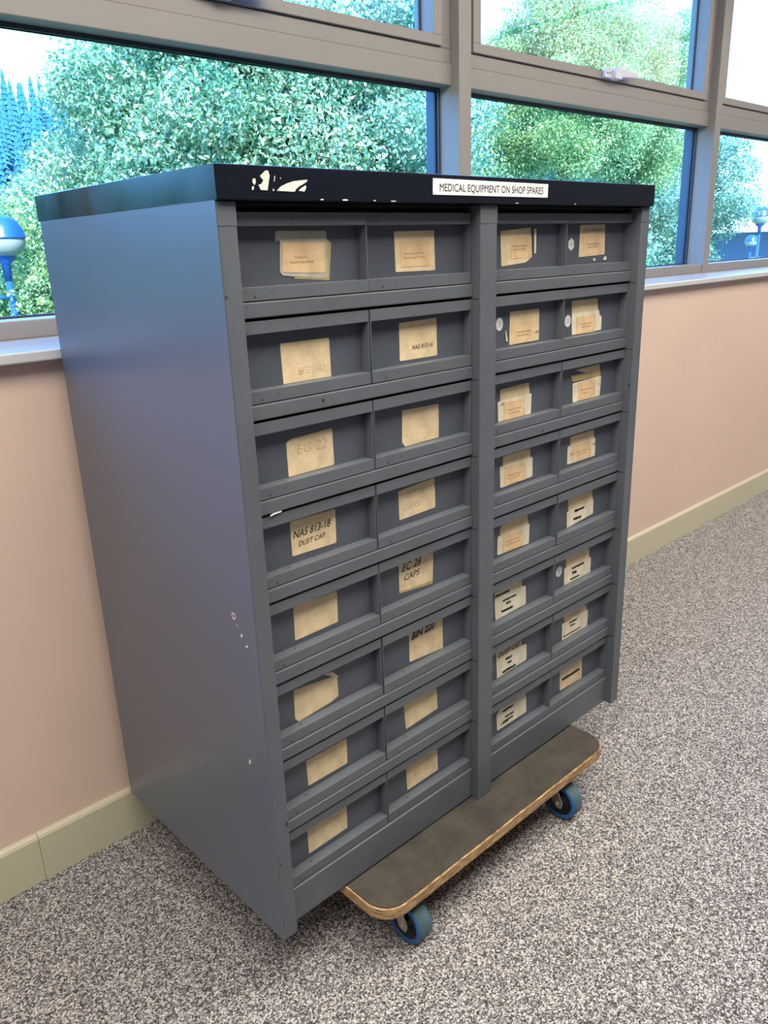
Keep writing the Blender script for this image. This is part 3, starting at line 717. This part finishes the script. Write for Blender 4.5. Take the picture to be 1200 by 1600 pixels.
for (r, c) in LIST:
    w_ = WID[c]
    if c not in MESH:
        MESH[c] = drawer_mesh(w_)
    d = bpy.data.objects.new('drawer', MESH[c])
    C.objects.link(d)
    d.parent = cab
    out_ = random.uniform(-.0012, .0012)
    if (r, c) in ((4, 3), (0, 0)): out_ = -.0025
    d.location = (X0[c], .0195 + out_, 1.072 - .1425 * r)
    bv = d.modifiers.new('bevel', 'BEVEL'); bv.width = .0013; bv.segments = 2; bv.limit_method = 'ANGLE'; bv.angle_limit = R(40)
    if (r, c) not in LAB: continue
    polys, txt = LAB[(r, c)]
    cards = MB(); depth = 0.0200
    for k in polys:
        if k[0] in ('s', 'sh'):
            st = MB()
            (cx, cz), rx, rz = k[1], k[2], k[3]
            n_ = 24 if k[0] == 's' else 6
            rx = max(rx, rz * .85)
            if r == 1 and c == 2: cx += 3
            pts = [((cx + rx * math.sin(2 * math.pi * i / n_)) / 1000, (cz + rz * math.cos(2 * math.pi * i / n_)) / 1000) for i in range(n_)]
            st.prism(pts, .0193, .0199, 'sticker_white')
            for q in range(3):
                st.add([((cx - rx * .4 + q * rx * .3) / 1000, .01925, (cz - rz * .4) / 1000), ((cx - rx * .1 + q * rx * .3) / 1000, .01925, (cz + rz * .4) / 1000), ((cx - rx * .02 + q * rx * .3) / 1000, .01925, (cz + rz * .4) / 1000), ((cx - rx * .32 + q * rx * .3) / 1000, .01925, (cz - rz * .4) / 1000)], [(0, 1, 2, 3)], 'ink_print')
            st.build('round_sticker', d)
            continue
        depth -= .0005
        small = k[0] == 'w' and len(k[1]) == 4 and abs(k[1][0][0] - k[1][2][0]) < 22
        pts = rounded(k[1], 0.5 if small else (1.0 if k[0] == 't' else 2.4))
        zmin, zmax = .0185, DH - .0182
        pts = [(min(max(a, .002), w_ - .002), min(max(b_, zmin), zmax)) for a, b_ in pts]
        cards.prism(pts, depth, depth + .0004, CARD[k[0]])
    yt = depth - .0002
    for (k, s_, (cx, cz), h_) in txt:
        cx_, cz_ = cx / 1000, cz / 1000
        if k == 'p': put_text(cards, s_, cx_, cz_, .0034, yt, 'ink_print', width=.0022 * len(s_))
        elif k == 'h':
            W_ = {'NAS 813-18': .078, 'DUST CAP.': .056, 'NAS 813-16': .052, 'CAPS': .042, 'EC 28': .052, 'Expandaseal': .068, 'DUST CAP': .078}[s_]
            put_text(cards, s_, cx_, cz_, h_ * .00085, yt, 'ink_black', shear=.35, bold=.012 if s_ != 'Expandaseal' else -.01, width=W_, rot=.03)
        elif k == 'b': put_text(cards, s_, cx_, cz_, h_ * .0009, yt, 'ink_black', shear=.3, bold=.04, width=.066, rot=.06)
        elif k == 'm': put_text(cards, s_, cx_, cz_, .0055, yt, 'ink_black', shear=.3)
        elif k == 'f': put_text(cards, s_, cx_, cz_, h_ * .0008, yt, 'ink_faint', shear=.2, bold=-.02, sx=1.1)
        elif k == 'x': scribble(cards, cx, cz, h_[0] * .95, min(h_[1] * .8, 9.0), yt)
        elif k == 'o':
            n_ = 20; rr = h_ * .00045
            vs = []
            for i in range(n_):
                a = 2 * math.pi * i / n_; q = 1 + .15 * math.sin(3 * a)
                vs += [(cx_ + rr * q * math.cos(a), yt, cz_ + rr * q * math.sin(a)), (cx_ + rr * q * .75 * math.cos(a), yt, cz_ + rr * q * .75 * math.sin(a))]
            cards.add(vs, [(2 * i, 2 * ((i + 1) % n_), 2 * ((i + 1) % n_) + 1, 2 * i + 1) for i in range(n_)], 'ring_stain')
    lo = cards.build('card_label', d)
    words = [s_ for (k, s_, _, _) in txt if k in ('h', 'b')]
    if words and words[0] != 'Expandaseal':
        lo['label'] = 'cream card lettered ' + ' '.join(words)

s = MB()
s.prism([(.0560, .7600), (.0640, .7615), (.0760, .7622), (.0775, .7640), (.0640, .7640), (.0560, .7622)], .0165, .0172, 'strip_white')
s.build('paper_sliver', cab)
# ------------------------------------------------------------------ dolly
dol = empty('dolly', (0.526, 0.14, 0))
tag(dol, 'low plywood dolly with black ribbed mat and blue wheels, under the grey cabinet', 'dolly')
dx0, dx1, dy0, dy1 = -.3685, .370, -.2315, .232
def rrect(x0, x1, y0, y1, r, n_=8):
    pts = []
    for (cx, cy, a0) in ((x1 - r, y1 - r, 0), (x0 + r, y1 - r, 90), (x0 + r, y0 + r, 180), (x1 - r, y0 + r, 270)):
        for i in range(n_ + 1):
            a = R(a0 + 90 * i / n_)
            pts.append((cx + r * math.cos(a), cy + r * math.sin(a)))
    return pts
def slab(mb, pts, z0, z1, mat):
    k = len(pts)
    mb.add([(x, y, z0) for x, y in pts] + [(x, y, z1) for x, y in pts],
           [tuple(range(k))[::-1], tuple(range(k, 2 * k))] + [(i, (i + 1) % k, k + (i + 1) % k, k + i) for i in range(k)], mat)
s = MB(); slab(s, rrect(dx0, dx1, dy0, dy1, .052), .1195, .1428, 'ply_edge')
deck = s.build('deck', dol, bevel=.002)
s = MB(); slab(s, rrect(dx0 + .003, dx1 - .003, dy0 + .003, dy1 - .003, .050), .1428, .1449, 'ribbed_mat')
s.build('ribbed_mat', dol)

def caster(px, py, ang, trail):
    """swivel caster; wheel axis at angle ang from +x"""
    ce = empty('caster', (px, py, 0), ang, dol)
    k = MB()
    k.box(-.042, .042, -.035, .035, .1155, .1192, 'zinc')
    k.lathe([(.0, .1155), (.024, .1155), (.026, .108), (.020, .100), (0, .100)], 'zinc', 24)
    for sx_ in (-1, 1):
        x0 = .0232 * sx_
        pts = [(-.020, .102), (.022, .102), (trail[1] + .012, .050), (trail[1] + .004, .034), (trail[1] - .012, .034), (trail[1] - .016, .050)]
        vs = [(x0 - .0012, y, z) for y, z in pts] + [(x0 + .0012, y, z) for y, z in pts]
        n_ = len(pts)
        k.add(vs, [tuple(range(n_)), tuple(range(n_, 2 * n_))[::-1]] + [(i, n_ + i, n_ + (i + 1) % n_, (i + 1) % n_) for i in range(n_)], 'zinc')
    k.tube([(-.0275, trail[1], .045), (.0275, trail[1], .045)], .005, 'zinc', 12)
    k.box(-.0244, .0244, -.020, .022, .100, .104, 'zinc')
    k.build('fork', ce, bevel=.0008)
    wl_ = MB()
    hw = .0185
    wl_.lathe([(.0335, -hw + .002), (.0345, -hw), (.0415, -hw), (.0440, -hw + .003), (.045, -hw + .007), (.045, hw - .007), (.0440, hw - .003), (.0415, hw), (.0345, hw), (.0335, hw - .002)], 'tyre_blue', 56, 'X', (0, trail[1], .045))
    for idx, f_ in enumerate(wl_.f):
        ring = idx // 56
        if 3 <= ring <= 5: wl_.m[idx] = wl_.mi('tyre_grey')
    wl_.build('wheel', ce)
    h = MB()
    h.lathe([(.0, -.012), (.010, -.014), (.012, -.006), (.026, -.004), (.033, -hw + .003), (.0337, -hw + .003), (.0337, hw - .003), (.033, hw - .003), (.026, .004), (.012, .006), (.010, .014), (0, .012)], 'hub_black', 40, 'X', (0, trail[1], .045))
    h.build('hub', ce)
    return ce
# dolly-local caster positions: wheel centres land under the deck front edge
caster(.258 - .526, -.019 - .14, R(0), (0, -.030))
caster(.756 - .526, -.027 - .14, R(2), (0, -.030))
caster(.262 - .526, .315 - .14, R(185), (0, -.030))
caster(.760 - .526, .315 - .14, R(178), (0, -.030))

# ------------------------------------------------------------------ outside
GZ = -3.2
g = MB()
struct(MB().box(-60, 140, 1.05, 160, GZ - .3, GZ, 'grass_ground').build('ground'))

def leaf_mesh(name, n_leaf, size, mat, rad, seed, hang=0.0, clumps=60):
    """crown of small folded leaves gathered in clumps on a lumpy ellipsoid (unit crown scaled by rad)"""
    rng = np.random.default_rng(seed)
    d = rng.normal(size=(clumps, 3)); d /= np.linalg.norm(d, axis=1)[:, None]
    cc = d * rng.uniform(.45, .98, (clumps, 1)) * np.array(rad) * np.array([1, 1, 1])
    cs = rng.uniform(.16, .34, clumps) * max(rad)
    idx = rng.integers(0, clumps, n_leaf)
    q = rng.normal(size=(n_leaf, 3)); q /= np.linalg.norm(q, axis=1)[:, None]
    P_ = cc[idx] + q * (rng.uniform(.55, 1.05, n_leaf) * cs[idx])[:, None] * np.array([1, 1, .8])
    a = rng.normal(size=(n_leaf, 3)); a[:, 2] -= hang
    a /= np.linalg.norm(a, axis=1)[:, None]
    b = rng.normal(size=(n_leaf, 3)); b = np.cross(a, b); b /= np.linalg.norm(b, axis=1)[:, None]
    nn = np.cross(a, b)
    L = size * rng.uniform(.7, 1.35, n_leaf)[:, None]
    Wd = L * .42
    v0 = P_; v1 = P_ + a * L * .45 + b * Wd * .62 + nn * L * .10; v2 = P_ + a * L; v3 = P_ + a * L * .45 - b * Wd * .62 + nn * L * .10
    V = np.stack([v0, v1, v2, v3], 1).reshape(-1, 3)
    me = bpy.data.meshes.new(name)
    me.vertices.add(len(V)); me.vertices.foreach_set('co', V.ravel())
    F = np.arange(n_leaf) * 4
    T = np.stack([F, F + 1, F + 2, F, F + 2, F + 3], 1).ravel()
    nt = 2 * n_leaf
    me.loops.add(3 * nt); me.loops.foreach_set('vertex_index', T)
    me.polygons.add(nt); me.polygons.foreach_set('loop_start', np.arange(nt) * 3)
    me.materials.append(MATS[mat])
    me.update(calc_edges=True)
    return me

LM = {
 'silver': leaf_mesh('crown_silver', 135000, .060, 'leaf_silver', (1.9, 1.6, 2.5), 1, .5, 90),
 'lime': leaf_mesh('crown_lime', 135000, .060, 'leaf_lime', (1.9, 1.6, 2.3), 2, .2, 90),
 'teal': leaf_mesh('crown_teal', 100000, .072, 'leaf_teal', (2.0, 1.7, 2.6), 3, .3, 90),
 'open': leaf_mesh('crown_open', 30000, .085, 'leaf_teal', (1.5, 1.4, 2.4), 4, .2, 55),
}
TRUNK = None
def tree(x, y, ztop, kind, sc, rz, label, group):
    t = empty('tree', (x, y, GZ), rz)
    tag(t, label, 'tree', group)
    rz_ = 2.9 * sc
    cz = ztop - rz_ - GZ
    o = bpy.data.objects.new('foliage', LM[kind]); C.objects.link(o); o.parent = t
    o.location = (0, 0, cz); o.scale = (sc, sc, sc)
    b = MB()
    b.tube([(0, 0, 0), (.03, 0, cz * .5), (-.03, .04, cz), (0, 0, cz + 1.2 * sc)], .13, 'bark', 10, .03)
    for k in range(6):
        a = k * 1.05 + x
        z0 = cz * (.62 + .1 * (k % 3))
        b.tube([(0, 0, z0), (.4 * math.cos(a) * sc, .4 * math.sin(a) * sc, z0 + .5 * sc), (.75 * math.cos(a) * sc, .75 * math.sin(a) * sc, z0 + 1.2 * sc)], .035 * sc, 'bark', 6, .01)
    b.build('trunk', t)

def pol(az, d):
    return (-.588 + d * math.sin(R(az)), -.925 + d * math.cos(R(az)))
TREES = [
 # azimuth, distance, elevation of top, kind, scale
 (23.5, 11.5, 8.0, 'lime', .95), (29.0, 11.0, 17.5, 'silver', 1.0), (36.5, 10.5, 20.0, 'silver', 1.05), (40.6, 11.5, 17.0, 'teal', .9),
 (48.5, 12.5, 9.8, 'lime', .9), (55.4, 13.0, 17.0, 'lime', .62), (59.9, 15.0, 14.6, 'lime', .62), (63.9, 21.0, 7.6, 'open', .75),
 (26.0, 16.0, 11.0, 'silver', 1.3), (33.0, 16.5, 14.0, 'teal', 1.4), (38.5, 16.0, 13.5, 'silver', 1.25), (46.5, 18.0, 9.8, 'teal', 1.4), (52.0, 18.0, 10.5, 'teal', 1.35), (56.5, 20.0, 9.0, 'teal', 1.2), (66.6, 15.0, -1.0, 'open', .62), (71.5, 15.0, -1.2, 'open', .62),
 (4, 12, 8, 'lime', 1.0), (-8, 12, 9, 'silver', 1.0), (-19, 12, 8, 'teal', 1.0), (-30, 12, 9, 'silver', 1.0), (-40, 13, 8, 'lime', 1.0), (-50, 13, 8, 'teal', 1.1),
]
TL = [
 'short lime green tree behind the street lamp, at the left edge of the window view',
 'silvery green leafy tree in the big window, right of the blue street lamp',
 'silvery green leafy tree in the middle of the big window, above the cabinet top',
 'blue green tree seen through the right end of the big window beside the white post',
 'low yellow green tree just right of the first white window post',
 'tallest yellow green tree with a pointed crown, in the middle window under open sky',
 'rounded yellow green tree beside the second white window post',
 'thin open blue green tree with sky showing through, in the rightmost window',
 'silvery tree standing back between the lamp and the first big tree',
 'blue green tree standing back, between the two big silvery trees',
 'silvery tree standing back behind the right half of the big window',
 'blue green tree standing back at the white window post',
 'blue green tree standing back left of the pointed yellow green crown',
 'blue green tree standing back right of the pointed yellow green crown',
 'low leafy bush in the rightmost window, just right of the white post',
 'low leafy bush in the rightmost window, at the right edge of the photo',
 'leafy tree standing beyond the left edge of the window view',
 'leafy tree standing beyond the left edge of the window view',
 'leafy tree standing beyond the left edge of the window view',
 'leafy tree standing beyond the left edge of the window view',
 'leafy tree standing beyond the left edge of the window view',
 'leafy tree standing beyond the left edge of the window view',
]
for i, ((az, dd, el, kind, sc), lb) in enumerate(zip(TREES, TL)):
    x, y = pol(az, dd)
    tree(x, y, 1.28 + dd * math.tan(R(el)), kind, sc, i * 1.7, lb, 'leafy trees outside the windows')

# conifer hill far to the left
s = MB()
hx, hy = pol(17.0, 150)
prof = []
nn_ = 20
for j in range(9):
    for i in range(nn_):
        u = i / (nn_ - 1) * 2 - 1; v_ = j / 8 * 2 - 1
        h_ = 27 * math.exp(-(u * 1.3) ** 2) * math.exp(-(v_ * 1.4) ** 2)
        prof.append((hx + u * 70, hy + v_ * 60, GZ + h_ - 1.5))
s.add(prof, [(j * nn_ + i, j * nn_ + i + 1, (j + 1) * nn_ + i + 1, (j + 1) * nn_ + i) for j in range(8) for i in range(nn_ - 1)], 'hill_hazed', True)
struct(s.build('hill'))
def conifer_mesh():
    rng = random.Random(5)
    s = MB()
    for t in range(9):
        z0 = 1.0 + t * .95; r0 = 1.9 * (1 - t / 9.6) + .15
        vs = [(0, 0, z0 + 1.7)]
        for i in range(14):
            a = 2 * math.pi * i / 14
            q = r0 * (1.0 if i % 2 else .55) * rng.uniform(.85, 1.15)
            vs.append((q * math.cos(a), q * math.sin(a), z0 - (.25 if i % 2 else 0) * r0))
        s.add(vs, [(0, 1 + i, 1 + (i + 1) % 14) for i in range(14)] + [tuple(range(1, 15))[::-1]], 'conifer_hazed')
    return s.mesh('conifer_foliage')
cm = conifer_mesh()
tk = MB().tube([(0, 0, -1.5), (0, 0, 2)], .22, 'bark', 8).mesh('trunk')
rng = random.Random(11)
for i in range(90):
    # a stand covering the part of the slope that faces the building
    az_, dd_ = rng.uniform(17.5, 24.0), rng.uniform(92, 150)
    px_, py_ = pol(az_, dd_)
    u = (px_ - hx) / 70; v_ = (py_ - hy) / 60
    h_ = 27 * math.exp(-(u * 1.3) ** 2) * math.exp(-(v_ * 1.4) ** 2)
    t = empty('conifer', (hx + u * 70, hy + v_ * 60, GZ + h_ - 1.5), rng.uniform(0, 6))
    k = rng.uniform(.45, .75)
    t.scale = (k, k, k * rng.uniform(.95, 1.2))
    tag(t, 'dark conifer tinted haze blue on the far hillside at the left edge of the window', 'tree', 'conifers on the far hill')
    for nm, me in (('foliage', cm), ('trunk', tk)):
        o = bpy.data.objects.new(nm, me); C.objects.link(o); o.parent = t

# street lamps
def street_lamp(x, y, zc, k, label, arm=True):
    t = empty('street_lamp', (x, y, GZ))
    tag(t, label, 'street lamp')
    z = zc - GZ
    p = MB()
    p.tube([(0, 0, 0), (0, 0, z - .42 * k)], .035, 'blue_enamel', 14)
    if arm:
        p.tube([(-.20, 0, z - .62), (-.06, 0, z - .62), (-.01, 0, z - .66), (.0, 0, z - .95)], .022, 'blue_enamel', 10)
    p.build('pole', t)
    p = MB()
    p.lathe([(.0, .235), (.09, .225), (.17, .175), (.225, .09), (.245, .0), (.25, -.012), (.0, -.012)], 'blue_enamel', 36, center=(0, 0, z), M=Matrix.Scale(k, 3))
    p.build('dome', t)
    p = MB()
    p.lathe([(.235, -.012), (.235, -.05), (.20, -.14), (.12, -.19), (.0, -.20)], 'frosted_glass', 36, center=(0, 0, z), M=Matrix.Scale(k, 3))
    p.build('bowl', t)
    p = MB()
    p.lathe([(.13, -.17), (.11, -.22), (.05, -.27), (.04, -.45), (.0, -.45)], 'blue_enamel', 24, center=(0, 0, z), M=Matrix.Scale(k, 3))
    p.build('collar', t)
x, y = pol(19.15, 10.0)
street_lamp(x, y, 1.53, 1.0, 'blue domed street lamp with frosted bowl, at the left edge of the window')
x, y = pol(67.6, 24)
street_lamp(x, y, 1.75, 1.0, 'small domed street lamp in front of the dark low building at the right', False)
x, y = pol(67.2, 30)
street_lamp(x, y, 1.10, .8, 'smallest lamp, lower and left of the other lamp by the dark building', False)
# low building
bl = empty('building', (0, 0, GZ))
tag(bl, 'low dark building with a white roof edge, outside the rightmost window', 'building')
bx, by = pol(66.5, 38)
bl.location = (bx, by, GZ); bl.rotation_euler = (0, 0, R(-32))
s = MB(); s.box(-1, 24, 0, 10, 0, 4.6, 'building_wall'); s.build('wall', bl)
s = MB(); s.box(-3.6, 25, -1.6, 11, 4.6, 5.15, 'fascia_white'); s.build('roof', bl, bevel=.04)
for k in range(6):
    q = MB().box(.6 + k * 3.6, 3.4 + k * 3.6, -.05, .05, 1.2, 3.6, 'fascia_white').build('window', bl)
    MB().box(.75 + k * 3.6, 3.25 + k * 3.6, -.08, -.052, 1.35, 3.45, 'dark_glass').build('pane', q)
